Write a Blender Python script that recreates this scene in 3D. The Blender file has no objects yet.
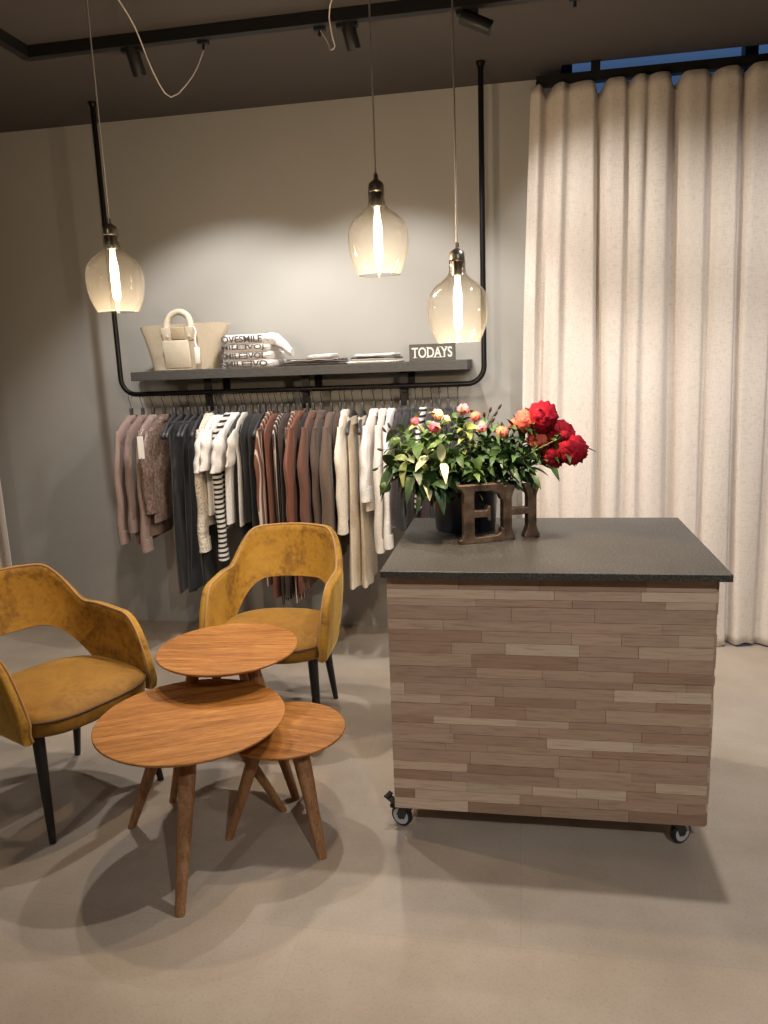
import bpy, bmesh, math, random
from mathutils import Vector, Matrix
from math import sin, cos, pi, radians

S = bpy.context.scene
C = S.collection
random.seed(7)

# ------------------------------------------------------------------ camera
F_PX = 766.83
YAW, PITCH, ROLL = radians(-10.22), radians(11.30), radians(-2.21)
fw = Vector((sin(YAW) * cos(PITCH), cos(YAW) * cos(PITCH), -sin(PITCH)))
r0 = Vector((cos(YAW), -sin(YAW), 0)); u0 = r0.cross(fw)
rt = cos(ROLL) * r0 + sin(ROLL) * u0; up = -sin(ROLL) * r0 + cos(ROLL) * u0
cam = bpy.data.objects.new('camera', bpy.data.cameras.new('camera')); C.objects.link(cam)
cam.matrix_world = Matrix(((rt.x, up.x, -fw.x, 0), (rt.y, up.y, -fw.y, 0), (rt.z, up.z, -fw.z, 1.55), (0, 0, 0, 1)))
cam.data.sensor_width = 36; cam.data.lens = F_PX * 36 / 1024
cam.data.clip_start = .05
S.camera = cam

# ------------------------------------------------------------------ world, exposure
w = bpy.data.worlds.new('dusk'); S.world = w; w.use_nodes = True
w.node_tree.nodes['Background'].inputs[0].default_value = (.10, .20, .42, 1)
w.node_tree.nodes['Background'].inputs[1].default_value = .42
S.view_settings.view_transform = 'Standard'; S.view_settings.look = 'None'
S.view_settings.gamma = 1; S.view_settings.use_curve_mapping = False
S.view_settings.exposure = 0.0

# ------------------------------------------------------------------ lights (track spots with fixtures below; hidden spots have none, some are fill)
def spot(name, loc, target, power, angle, blend=.5, col=(1, .965, .92), size=.03):
    l = bpy.data.lights.new(name, 'SPOT'); l.energy = power; l.spot_size = radians(angle)
    l.spot_blend = blend; l.color = col; l.shadow_soft_size = size
    o = bpy.data.objects.new(name, l); C.objects.link(o); o.location = loc
    o.rotation_euler = (Vector(target) - Vector(loc)).to_track_quat('-Z', 'Y').to_euler()
    return o
CEIL = 2.885
SPOTS = [  # position of the lamp face, aimed at, power, cone, blend
    ((-1.555, 3.33, 2.74), (-1.47, 3.93, .4), 74, 106, .45),
    ((-.640, 3.33, 2.75), (-.72, 3.93, .4), 74, 106, .45),
    ((-.130, 3.30, 2.79), (.75, 4.05, 1.3), 58, 92, .8),
]
HIDDEN_SPOTS = [  # out of view, no fixtures; some read off cast shadows, some added fill
    ((.60, 2.52, 2.76), (.62, 2.75, 0), 100, 112, .4),
    ((1.45, 2.75, 2.76), (1.2, 4.0, 1.0), 60, 100, .8),
    ((-1.95, -.35, 2.76), (-1.35, 2.6, .2), 38, 70, .8),
    ((.9, -.6, 2.76), (.25, 2.4, .4), 165, 56, .9),  # unseen front fill, added to brighten the counter front
    ((-.4, .4, 2.76), (-.4, 1.6, 0), 8, 110, .9),
    ((-2.75, 2.9, 2.76), (-2.3, 3.4, 0), 8, 110, .9),  # weak side fill added near the left wall, no fixture there
]
for i, (a, b, pw, an, bl) in enumerate(SPOTS + HIDDEN_SPOTS):
    spot('spot_or_fill', a, b, pw, an, bl)

# ------------------------------------------------------------------ materials
def new_mat(name):
    m = bpy.data.materials.new(name); m.use_nodes = True
    return m, m.node_tree, m.node_tree.nodes['Principled BSDF']
def N(t, kind, **kw):
    n = t.nodes.new(kind)
    for k, v in kw.items():
        if k in n.inputs: n.inputs[k].default_value = v
        else: setattr(n, k, v)
    return n
def coords(t, scale=(1, 1, 1), rot=(0, 0, 0)):
    tc = t.nodes.new('ShaderNodeTexCoord'); mp = t.nodes.new('ShaderNodeMapping')
    mp.inputs['Scale'].default_value = scale; mp.inputs['Rotation'].default_value = rot
    t.links.new(tc.outputs['Object'], mp.inputs['Vector']); return mp.outputs[0]
def ramp(t, fac, stops):
    r = t.nodes.new('ShaderNodeValToRGB'); e = r.color_ramp.elements
    while len(e) < len(stops): e.new(.5)
    for k, (p, c) in enumerate(stops): e[k].position = p; e[k].color = (*c, 1)
    t.links.new(fac, r.inputs[0]); return r.outputs[0]
def bump(t, b, h, s=.2, d=.01):
    n = N(t, 'ShaderNodeBump', Strength=s, Distance=d); t.links.new(h, n.inputs['Height']); t.links.new(n.outputs[0], b.inputs['Normal'])
def plain(name, col, rough=.6, metal=0, **kw):
    m, t, b = new_mat(name); b.inputs['Base Color'].default_value = (*col, 1)
    b.inputs['Roughness'].default_value = rough; b.inputs['Metallic'].default_value = metal
    for k, v in kw.items(): b.inputs[k.replace('_', ' ')].default_value = v
    return m
def noisy(name, c1, c2, scale=8, stretch=(1, 1, 1), rough=.8, detail=4, bs=.1, bd=.003, lo=.35, hi=.65, **kw):
    m, t, b = new_mat(name)
    n = N(t, 'ShaderNodeTexNoise', Scale=scale, Detail=detail); t.links.new(coords(t, stretch), n.inputs['Vector'])
    t.links.new(ramp(t, n.outputs[0], [(lo, c1), (hi, c2)]), b.inputs['Base Color'])
    b.inputs['Roughness'].default_value = rough
    if bs: bump(t, b, n.outputs[0], bs, bd)
    for k, v in kw.items(): b.inputs[k.replace('_', ' ')].default_value = v
    return m
def fabric(name, col, var=.12, scale=120, rough=.95, sheen=.2, fold=0):
    c1 = tuple(x * (1 - var) for x in col); c2 = tuple(min(1, x * (1 + var)) for x in col)
    m, t, b = new_mat(name); v = coords(t)
    n = N(t, 'ShaderNodeTexNoise', Scale=scale, Detail=3); t.links.new(v, n.inputs['Vector'])
    t.links.new(ramp(t, n.outputs[0], [(.3, c1), (.7, c2)]), b.inputs['Base Color'])
    b.inputs['Roughness'].default_value = rough; b.inputs['Sheen Weight'].default_value = sheen
    n2 = N(t, 'ShaderNodeTexNoise', Scale=14, Detail=2); t.links.new(v, n2.inputs['Vector'])
    bump(t, b, n2.outputs[0], .35, .01)
    return m
def striped(name, c1, c2, axis, period, share=.5, rough=.9, wob=0):
    m, t, b = new_mat(name); v = coords(t)
    sp = t.nodes.new('ShaderNodeSeparateXYZ'); t.links.new(v, sp.inputs[0])
    mo = N(t, 'ShaderNodeMath', operation='PINGPONG'); mo.inputs[1].default_value = period / 2
    t.links.new(sp.outputs[axis], mo.inputs[0])
    g = N(t, 'ShaderNodeMath', operation='GREATER_THAN'); g.inputs[1].default_value = period / 2 * share
    t.links.new(mo.outputs[0], g.inputs[0])
    t.links.new(ramp(t, g.outputs[0], [(0, c1), (1, c2)]), b.inputs['Base Color']); b.inputs['Roughness'].default_value = rough
    return m

M = {}
def wall_mat(name, c, rough=.85):
    k = .94
    return noisy(name, tuple(x * k for x in c), c, 2.2, rough=rough, detail=6, bs=.08, bd=.002, lo=.3, hi=.7)
M['wall'] = wall_mat('greige wall paint', (.44, .425, .395))
M['ceiling'] = wall_mat('dark brown ceiling paint', (.070, .059, .053), .8)
M['black_metal'] = plain('black powder coated metal', (.012, .012, .013), .38, .6)
M['track'] = plain('black track', (.010, .010, .011), .5, .2)
M['shelf'] = noisy('charcoal shelf board', (.060, .058, .056), (.085, .082, .078), 30, (1, 6, 6), .6)
M['glossblack'] = plain('black plastic', (.015, .015, .016), .35)
M['hanger'] = plain('dark grey hanger plastic', (.055, .055, .062), .38)
M['leg'] = plain('black lacquered wood', (.011, .010, .010), .42)
M['white_tag'] = plain('white card', (.85, .84, .80), .7)
M['cord'] = plain('grey textile cord', (.33, .30, .27), .8)
M['white_cord'] = plain('pale textile cord', (.55, .50, .45), .8)
M['pewter'] = plain('aged nickel', (.22, .20, .17), .3, .9)

# floor: mottled concrete-look tiles with faint seams
m, t, b = new_mat('concrete look floor'); v = coords(t)
n1 = N(t, 'ShaderNodeTexNoise', Scale=2.1, Detail=8, Roughness=.62); t.links.new(v, n1.inputs['Vector'])
n2 = N(t, 'ShaderNodeTexNoise', Scale=130, Detail=5, Roughness=.7); t.links.new(v, n2.inputs['Vector'])
c1 = ramp(t, n1.outputs[0], [(.3, (.355, .288, .225)), (.5, (.42, .348, .28)), (.72, (.48, .408, .34))])
c2 = ramp(t, n2.outputs[0], [(.3, (.80, .79, .78)), (.48, (1, 1, 1))])
br = N(t, 'ShaderNodeTexBrick', Scale=1.0); br.offset = .5
br.inputs['Brick Width'].default_value = 1.2; br.inputs['Row Height'].default_value = .6; br.inputs['Mortar Size'].default_value = .0012
br.inputs['Color1'].default_value = (1, 1, 1, 1); br.inputs['Color2'].default_value = (.965, .965, .965, 1); br.inputs['Mortar'].default_value = (.88, .88, .88, 1)
t.links.new(v, br.inputs['Vector'])
x1 = N(t, 'ShaderNodeMix', data_type='RGBA', blend_type='MULTIPLY'); x1.inputs[0].default_value = 1
x2 = N(t, 'ShaderNodeMix', data_type='RGBA', blend_type='MULTIPLY'); x2.inputs[0].default_value = 1
t.links.new(c1, x1.inputs[6]); t.links.new(c2, x1.inputs[7]); t.links.new(x1.outputs[2], x2.inputs[6]); t.links.new(br.outputs[0], x2.inputs[7])
t.links.new(x2.outputs[2], b.inputs['Base Color']); b.inputs['Roughness'].default_value = .55
bump(t, b, n2.outputs[0], .12, .002); M['floor'] = m

# oak (table tops / legs): long grain plus fine pores
def oak(name, ca, cb, cc, axis=(1, 14, 14), rough=.5, scale=3.2):
    m, t, b = new_mat(name); v = coords(t, axis)
    n = N(t, 'ShaderNodeTexNoise', Scale=scale, Detail=6, Roughness=.6, Distortion=.8); t.links.new(v, n.inputs['Vector'])
    f = N(t, 'ShaderNodeTexNoise', Scale=scale * 7, Detail=3); t.links.new(v, f.inputs['Vector'])
    a = ramp(t, n.outputs[0], [(.32, ca), (.5, cb), (.68, cc)])
    g = ramp(t, f.outputs[0], [(.38, (.62, .57, .50)), (.52, (1, 1, 1))])
    x = N(t, 'ShaderNodeMix', data_type='RGBA', blend_type='MULTIPLY'); x.inputs[0].default_value = .8
    t.links.new(a, x.inputs[6]); t.links.new(g, x.inputs[7]); t.links.new(x.outputs[2], b.inputs['Base Color'])
    b.inputs['Roughness'].default_value = rough; bump(t, b, f.outputs[0], .12, .001)
    return m
M['oak_top'] = oak('oiled oak', (.25, .092, .018), (.38, .155, .032), (.48, .22, .054))
M['oak_leg'] = oak('oiled oak leg', (.25, .115, .045), (.35, .17, .07), (.43, .22, .10), (14, 14, 1), .5)

# velvet
def velvet(name, a, b_, c_):
    m, t, b = new_mat(name); v = coords(t)
    n = N(t, 'ShaderNodeTexNoise', Scale=7, Detail=5, Roughness=.65, Distortion=.6); t.links.new(v, n.inputs['Vector'])
    f = N(t, 'ShaderNodeTexNoise', Scale=60, Detail=3); t.links.new(v, f.inputs['Vector'])
    mx = N(t, 'ShaderNodeMath', operation='MULTIPLY_ADD'); mx.inputs[1].default_value = .35; mx.inputs[2].default_value = 0
    ad = N(t, 'ShaderNodeMath', operation='ADD'); t.links.new(f.outputs[0], mx.inputs[0]); t.links.new(mx.outputs[0], ad.inputs[0]); t.links.new(n.outputs[0], ad.inputs[1])
    t.links.new(ramp(t, ad.outputs[0], [(.52, a), (.66, b_), (.85, c_)]), b.inputs['Base Color'])
    b.inputs['Roughness'].default_value = .75; b.inputs['Sheen Weight'].default_value = .55; b.inputs['Sheen Roughness'].default_value = .35
    b.inputs['Sheen Tint'].default_value = (1, .72, .25, 1)
    bump(t, b, f.outputs[0], .12, .002)
    return m
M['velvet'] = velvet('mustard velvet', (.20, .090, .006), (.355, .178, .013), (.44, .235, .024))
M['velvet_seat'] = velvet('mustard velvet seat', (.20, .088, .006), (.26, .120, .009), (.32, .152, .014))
M['piping'] = plain('velvet piping', (.38, .20, .06), .7, Sheen_Weight=.3)
M['piping_dark'] = plain('brown piping', (.10, .045, .018), .7)

# linen curtain
def linen(name, c):
    m, t, b = new_mat(name)
    n1 = N(t, 'ShaderNodeTexNoise', Scale=60, Detail=4); t.links.new(coords(t, (5, 5, .6)), n1.inputs['Vector'])
    n2 = N(t, 'ShaderNodeTexNoise', Scale=60, Detail=4); t.links.new(coords(t, (.6, .6, 5)), n2.inputs['Vector'])
    ad = N(t, 'ShaderNodeMath', operation='ADD'); t.links.new(n1.outputs[0], ad.inputs[0]); t.links.new(n2.outputs[0], ad.inputs[1])
    t.links.new(ramp(t, ad.outputs[0], [(.75, tuple(x * .88 for x in c)), (1.25, tuple(min(1, x * 1.08) for x in c))]), b.inputs['Base Color'])
    b.inputs['Roughness'].default_value = .95; b.inputs['Sheen Weight'].default_value = .15
    bump(t, b, ad.outputs[0], .3, .002); return m
M['linen'] = linen('beige linen', (.65, .585, .53))

# stone counter slab
m, t, b = new_mat('dark speckled stone'); v = coords(t)
n = N(t, 'ShaderNodeTexNoise', Scale=150, Detail=4, Roughness=.7); t.links.new(v, n.inputs['Vector'])
n2 = N(t, 'ShaderNodeTexNoise', Scale=9, Detail=5); t.links.new(v, n2.inputs['Vector'])
a = ramp(t, n.outputs[0], [(.38, (.028, .026, .024)), (.52, (.066, .060, .052)), (.66, (.16, .145, .12))])
g = ramp(t, n2.outputs[0], [(.3, (.75, .75, .75)), (.7, (1.0, 1.0, 1.0))])
x = N(t, 'ShaderNodeMix', data_type='RGBA', blend_type='MULTIPLY'); x.inputs[0].default_value = .8
t.links.new(a, x.inputs[6]); t.links.new(g, x.inputs[7]); t.links.new(x.outputs[2], b.inputs['Base Color'])
b.inputs['Roughness'].default_value = .42; bump(t, b, n.outputs[0], .1, .001); M['stone'] = m

# cladding strips: one tone per strip from a colour attribute, grain on top
m, t, b = new_mat('oak strip cladding')
at = N(t, 'ShaderNodeAttribute'); at.attribute_name = 'tone'
v = coords(t, (2.2, 1, 34))
n = N(t, 'ShaderNodeTexNoise', Scale=4, Detail=7, Roughness=.65, Distortion=.5); t.links.new(v, n.inputs['Vector'])
g = ramp(t, n.outputs[0], [(.3, (.66, .62, .58)), (.5, (.93, .92, .9)), (.7, (1.0, 1.0, 1.0))])
x = N(t, 'ShaderNodeMix', data_type='RGBA', blend_type='MULTIPLY'); x.inputs[0].default_value = 1
t.links.new(at.outputs['Color'], x.inputs[6]); t.links.new(g, x.inputs[7]); t.links.new(x.outputs[2], b.inputs['Base Color'])
b.inputs['Roughness'].default_value = .6; bump(t, b, n.outputs[0], .15, .001); M['strips'] = m
M['panel_edge'] = plain('white laminate board', (.55, .50, .45), .5)

# lamp glass: thin blown glass, clear with a smoky neck, slightly milky so the bulb lights it
m = bpy.data.materials.new('smoked lamp glass'); m.use_nodes = True; t = m.node_tree; t.nodes.clear()
out = N(t, 'ShaderNodeOutputMaterial'); tr = N(t, 'ShaderNodeBsdfTransparent'); gl = N(t, 'ShaderNodeBsdfGlossy', Roughness=.04)
df = N(t, 'ShaderNodeBsdfTranslucent'); df.inputs[0].default_value = (1, .93, .80, 1)
lw = N(t, 'ShaderNodeLayerWeight', Blend=.28); m1 = N(t, 'ShaderNodeMixShader'); m2 = N(t, 'ShaderNodeMixShader'); m1.inputs[0].default_value = .013
tc = N(t, 'ShaderNodeTexCoord'); sp = N(t, 'ShaderNodeSeparateXYZ'); t.links.new(tc.outputs['Object'], sp.inputs[0])
mr = N(t, 'ShaderNodeMapRange'); mr.inputs[1].default_value = -.14; mr.inputs[2].default_value = -.02
t.links.new(sp.outputs[2], mr.inputs[0])
tint = ramp(t, mr.outputs[0], [(0, (.93, .92, .89)), (.35, (.78, .76, .72)), (.75, (.50, .47, .43)), (1, (.30, .27, .24))])
edge = ramp(t, lw.outputs['Facing'], [(.35, (1, 1, 1)), (.8, (.62, .60, .56)), (1, (.25, .24, .22))])
tm = N(t, 'ShaderNodeMix', data_type='RGBA', blend_type='MULTIPLY'); tm.inputs[0].default_value = 1
t.links.new(tint, tm.inputs[6]); t.links.new(edge, tm.inputs[7]); t.links.new(tm.outputs[2], tr.inputs[0])
nz = N(t, 'ShaderNodeTexNoise', Scale=26, Detail=3); t.links.new(tc.outputs['Object'], nz.inputs['Vector'])
bp = N(t, 'ShaderNodeBump', Strength=.25, Distance=.004); t.links.new(nz.outputs[0], bp.inputs['Height']); t.links.new(bp.outputs[0], gl.inputs['Normal'])
t.links.new(tr.outputs[0], m1.inputs[1]); t.links.new(df.outputs[0], m1.inputs[2])
t.links.new(lw.outputs['Facing'], m2.inputs[0])
pw = N(t, 'ShaderNodeMath', operation='MULTIPLY'); pw.inputs[1].default_value = .55
t.links.new(lw.outputs['Facing'], pw.inputs[0]); t.links.new(pw.outputs[0], m2.inputs[0])
t.links.new(m1.outputs[0], m2.inputs[1]); t.links.new(gl.outputs[0], m2.inputs[2]); t.links.new(m2.outputs[0], out.inputs[0]); M['glass'] = m
m = bpy.data.materials.new('window glass'); m.use_nodes = True; t = m.node_tree; t.nodes.clear()
out = N(t, 'ShaderNodeOutputMaterial'); tr = N(t, 'ShaderNodeBsdfTransparent'); gl = N(t, 'ShaderNodeBsdfGlossy', Roughness=.02)
m2 = N(t, 'ShaderNodeMixShader'); m2.inputs[0].default_value = .06
t.links.new(tr.outputs[0], m2.inputs[1]); t.links.new(gl.outputs[0], m2.inputs[2]); t.links.new(m2.outputs[0], out.inputs[0]); M['pane'] = m
def emit(name, col, s):
    m = bpy.data.materials.new(name); m.use_nodes = True; t = m.node_tree; t.nodes.clear()
    o = N(t, 'ShaderNodeOutputMaterial'); e = N(t, 'ShaderNodeEmission', Strength=s); e.inputs[0].default_value = (*col, 1); t.links.new(e.outputs[0], o.inputs[0]); return m
M['bulb'] = emit('warm bulb', (1, .84, .56), 16)
M['spot_face'] = emit('spot lens', (1, .9, .78), 5)

# ------------------------------------------------------------------ mesh helpers
def put(bm, verts, faces):
    vs = [bm.verts.new(v) for v in verts]
    for f in faces:
        try: bm.faces.new([vs[i] for i in f])
        except ValueError: pass
    return vs
def box(bm, c, s, rot=None, bev=0):
    r = bmesh.ops.create_cube(bm, size=1)
    vs = r['verts']
    for v in vs: v.co = Vector((v.co.x * s[0], v.co.y * s[1], v.co.z * s[2]))
    if bev:
        es = list({e for v in vs for e in v.link_edges})
        g = bmesh.ops.bevel(bm, geom=es, offset=bev, segments=2, affect='EDGES', profile=.5)
        vs = list({v for f in g['faces'] for v in f.verts} | {v for v in vs if v.is_valid})
    mt = Matrix.Translation(c)
    if rot is not None: mt = mt @ rot
    bmesh.ops.transform(bm, matrix=mt, verts=vs)
    return vs
def loft(bm, rings, cap=True, closed=False):
    """rings: lists of equal length point loops"""
    R = [[bm.verts.new(p) for p in ring] for ring in rings]; n = len(R[0])
    for i in range(len(R) - 1 + (1 if closed else 0)):
        a, b_ = R[i], R[(i + 1) % len(R)]
        for j in range(n):
            k = (j + 1) % n; bm.faces.new((a[j], a[k], b_[k], b_[j]))
    if cap and not closed:
        bm.faces.new(list(reversed(R[0]))); bm.faces.new(R[-1])
    return R
def tube(bm, pts, rad, n=10, cap=True, closed=False):
    P = [Vector(p) for p in pts]; rings = []; k = len(P)
    rads = rad if isinstance(rad, (list, tuple)) else [rad] * k
    prev = None
    for i, p in enumerate(P):
        if closed: d = P[(i + 1) % k] - P[i - 1]
        else: d = P[min(i + 1, k - 1)] - P[max(i - 1, 0)]
        d.normalize()
        if prev is None:
            a = Vector((0, 0, 1)) if abs(d.z) < .9 else Vector((1, 0, 0)); x = d.cross(a).normalized()
        else:
            x = (prev - d * prev.dot(d)).normalized()
        prev = x; y = d.cross(x)
        rings.append([p + (x * cos(2 * pi * j / n) + y * sin(2 * pi * j / n)) * rads[i] for j in range(n)])
    loft(bm, rings, cap, closed)
def smooth_path(pts, n=6, closed=False):
    P = [Vector(p) for p in pts]; out = []; k = len(P)
    rng = range(k) if closed else range(k - 1)
    for i in rng:
        if closed: a, b_, c_, d = P[i - 1], P[i], P[(i + 1) % k], P[(i + 2) % k]
        else: a, b_, c_, d = P[max(i - 1, 0)], P[i], P[i + 1], P[min(i + 2, k - 1)]
        for j in range(n):
            s = j / n
            out.append(.5 * ((2 * b_) + (c_ - a) * s + (2 * a - 5 * b_ + 4 * c_ - d) * s * s + (3 * b_ - a - 3 * c_ + d) * s ** 3))
    if not closed: out.append(P[-1])
    return out
def lathe(bm, prof, n=40, center=(0, 0), close=False):
    rings = [[(center[0] + r * cos(2 * pi * j / n), center[1] + r * sin(2 * pi * j / n), z) for j in range(n)] for r, z in prof]
    loft(bm, rings, cap=not close, closed=close)
def obj(name, bm, mat=None, parent=None, smooth=True, loc=None, sharp=40):
    me = bpy.data.meshes.new(name)
    bmesh.ops.recalc_face_normals(bm, faces=bm.faces)
    bm.to_mesh(me); bm.free()
    for q in me.polygons: q.use_smooth = smooth
    if smooth: me.set_sharp_from_angle(angle=radians(sharp))
    if mat:
        for q in (mat if isinstance(mat, (list, tuple)) else [mat]): me.materials.append(q)
    o = bpy.data.objects.new(name, me); C.objects.link(o)
    if parent: o.parent = parent
    if loc: o.location = loc
    return o
def B(): return bmesh.new()
def thing(name, label, cat, loc=(0, 0, 0), rz=0, group=None):
    o = bpy.data.objects.new(name, None); C.objects.link(o); o.location = loc; o.rotation_euler = (0, 0, rz)
    o.empty_display_size = .05
    return tag(o, label, cat, group)
def tag(o, label, cat, group=None):
    o['label'] = label; o['category'] = cat
    if group: o['group'] = group
    return o
def struct(name, bm, mat, parent=None, smooth=False):
    o = obj(name, bm, mat, parent, smooth)
    if parent is None: o['kind'] = 'structure'
    return o
def copy_tree(o, parent=None):
    c = o.copy(); C.objects.link(c); c.parent = parent
    for ch in list(o.children): copy_tree(ch, c)
    return c
def slab(bm, x0, x1, y0, y1, z0, z1): return box(bm, ((x0 + x1) / 2, (y0 + y1) / 2, (z0 + z1) / 2), (x1 - x0, y1 - y0, z1 - z0))
def mod(o, kind, **kw):
    m = o.modifiers.new(kind.lower(), kind)
    for k, v in kw.items(): setattr(m, k, v)
    return m

# ------------------------------------------------------------------ room shell
XL, XR, YB, YW = -3.7, 2.9, -3.0, 4.25
bm = B(); slab(bm, XL - .15, XR + .15, YB - .15, YW + .35, -.1, 0); struct('floor', bm, M['floor'])
bm = B(); slab(bm, XL - .15, XR + .15, YB - .15, 4.085, CEIL, CEIL + .12); slab(bm, XL - .15, .205, 4.085, YW + .2, CEIL, CEIL + .12); struct('ceiling', bm, M['ceiling'])
bm = B(); slab(bm, XL, .205, YW, YW + .2, 0, CEIL); struct('wall_back', bm, M['wall'])
bm = B(); slab(bm, XL - .15, XL, YB, YW + .2, 0, CEIL); struct('wall_left', bm, M['wall'])
bm = B(); slab(bm, XR, XR + .15, YB, YW + .35, 0, CEIL + .4); struct('wall_right', bm, M['wall'])
bm = B(); slab(bm, XL, XR, YB - .15, YB, 0, CEIL); struct('wall_rear', bm, M['wall'])
# shop window behind the curtain, running up past the ceiling edge
win = thing('window_1', 'tall shop window behind the linen curtain, dusk showing above the rail', 'window'); win['kind'] = 'structure'
bm = B()
for x in (.235, 1.10, 1.98, 2.87): slab(bm, x - .03, x + .03, YW + .02, YW + .09, .0, 3.4)
slab(bm, .205, 2.9, YW + .02, YW + .09, 0, .08); slab(bm, .205, 2.9, YW + .02, YW + .09, 3.33, 3.4)
obj('window_frame', bm, M['black_metal'], win, False)
bm = B(); slab(bm, .265, 2.84, YW + .05, YW + .058, .08, 3.33); obj('pane', bm, M['pane'], win, False)

# ------------------------------------------------------------------ curtains
def curtain(name, label, x0, x1, yc, ztop, zbot, grooves, depth, flare=.0, depths=None):
    bm = B(); nx, nz = int((x1 - x0) / .005), 60; rows = []
    gs = sorted(grooves)
    rnd = random.Random(int(abs(x0) * 1000))
    gd = {g: rnd.uniform(.55, 1.0) for g in gs}; rr = [rnd.random() for g in gs]
    if depths: gd = dict(zip(gs, depths))
    def prof(x, t):
        g_ = 0
        for k, g in enumerate(gs):
            c = g + (g - x0) * .05 * t + .014 * sin(g * 17 + t * 2.4) * t
            wd = .013 + .012 * rr[k] + .006 * sin(3 * t + g * 9)
            d = (x - c) / (wd * (1.6 if x > c else .9))
            g_ = max(g_, gd[g] * math.exp(-d * d) * (.75 + .25 * t))
        return -depth * (1 - g_) - .010 * sin(13 * x + 1.5 * t) - .004 * sin(37 * x + 4 * t) * (.3 + t)
    for i in range(nz + 1):
        t = i / nz; row = []
        for j in range(nx + 1):
            u = j / nx; x = x0 + (x1 - x0) * u
            left = -flare * sin(min(1, t * 1.5) * pi / 2) * max(0, 1 - u * 6)
            y = yc + prof(x, t)
            dip = 0
            for g in gs:
                dip = max(dip, gd[g] ** 2 * math.exp(-((x - g) / .022) ** 2))
            zt = ztop - .045 * dip
            zb = zbot + .008 * sin(x * 23) + .005 * sin(x * 61)
            row.append(bm.verts.new((x + left, y, zt + (zb - zt) * t)))
        rows.append(row)
    for i in range(nz):
        for j in range(nx): bm.faces.new((rows[i][j], rows[i][j + 1], rows[i + 1][j + 1], rows[i + 1][j]))
    root = thing(name, label, 'curtain')
    o = obj('cloth', bm, M['linen'], root, sharp=180); mod(o, 'SOLIDIFY', thickness=.004, offset=1)
    return root
gl = [.058, .139, .245, .38, .512, .60, .722, .883, 1.019, 1.167, 1.30, 1.46, 1.60, 1.77, 1.90, 2.06, 2.25]
cu = curtain('curtain', 'floor length beige linen curtain hanging from the black rail at right', .06, 2.25, 4.13, 2.80, .012, gl, .085, .045, [.5, .9, .35, 1, .6, .3, 1, .55, .75, .4, .8, .6, 1, .4, .8, .5, .5])
bm = B(); slab(bm, .085, 2.3, 4.075, 4.115, 2.80, 2.845)
rail = thing('curtain_rail', 'black ceiling curtain rail above the beige linen curtain', 'curtain rail')
obj('rail', bm, M['track'], rail, False)
for x in (.36, 1.2, 2.1): bm = B(); slab(bm, x - .02, x + .02, 4.06, 4.10, 2.845, CEIL + .01); obj('bracket', bm, M['track'], rail, False)
curtain('curtain', 'pale linen curtain at the left edge beside the mustard chair', -3.66, -3.045, 4.12, 2.72, .012, [-3.66, -3.52, -3.38, -3.25, -3.14, -3.04], .07)
bm = B(); slab(bm, -3.7, -3.0, 4.08, 4.11, 2.72, 2.76); box(bm, (-3.2, 4.095, 2.82), (.03, .03, .14)); tag(obj('curtain_rail', bm, M['track'], None, False), 'black curtain rail over the pale curtain at the left', 'curtain rail')

# ------------------------------------------------------------------ lighting track and spotlights
trk = thing('lighting_track', 'black lighting track bent across the dark ceiling', 'lighting track')
bm = B()
def bar(bm, a, b_, wd, ht):
    a, b_ = Vector(a), Vector(b_); d = b_ - a
    box(bm, (a + b_) / 2, (d.length, wd, ht), Matrix.Rotation(math.atan2(d.y, d.x), 4, 'Z'))
bar(bm, (-2.03, 3.235, 2.862), (2.7, 3.235, 2.862), .038, .046); obj('long_rail', bm, M['track'], trk, False)
bm = B(); bar(bm, (-2.03, 3.235, 2.862), (-2.03, .6, 2.862), .038, .046); obj('side_rail', bm, M['track'], trk, False)
bm = B(); box(bm, (-2.03, 3.235, 2.8615), (.0385, .0385, .047)); obj('corner_joint', bm, M['track'], trk, False)
def spotlight(face, target, label, px=None):
    face = Vector(face); d = (Vector(target) - face).normalized()
    top = Vector((face.x - d.x * .06, face.y - d.y * .06, 0))
    r = thing('track_spotlight', label, 'spotlight', (face.x, face.y, face.z))
    q = d.to_track_quat('-Z', 'Y').to_matrix().to_4x4()
    bm = B(); lathe(bm, [(.0, .125), (.026, .124), (.0275, .12), (.0275, .003), (.0255, 0), (.023, 0), (.021, .02), (.0, .02)][::-1], 28)
    bmesh.ops.transform(bm, matrix=q, verts=bm.verts); h = obj('head', bm, M['track'], r)
    bm = B(); lathe(bm, [(.0, .0155), (.020, .0155), (.020, .0135), (.0, .0135)], 20); bmesh.ops.transform(bm, matrix=q, verts=bm.verts); obj('lens', bm, M['spot_face'], h)
    piv = -d * .10
    bm = B(); tube(bm, [piv, (piv.x, piv.y, max(piv.z + .005, CEIL - .05 - face.z))], .007, 8); obj('stem', bm, M['track'], r)
    bm = B(); box(bm, (piv.x, piv.y, CEIL - .050 - face.z), (.085, .032, .02), bev=.003); obj('adapter', bm, M['track'], r)
    return r
vis = [((-1.556, 3.285, 2.745), (-1.47, 3.55, 2.0), 'small black track spotlight over the tote bag, leftmost of the three'),
       ((-.640, 3.285, 2.757), (-.50, 3.5, 2.1), 'black track spotlight hanging beside the cord of the middle pendant'),
       ((-.10, 3.27, 2.772), (.15, 3.29, 2.66), 'tilted black track spotlight, nearest to the curtain')]
for f, tg, lb in vis: spotlight(f, tg, lb)

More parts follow.
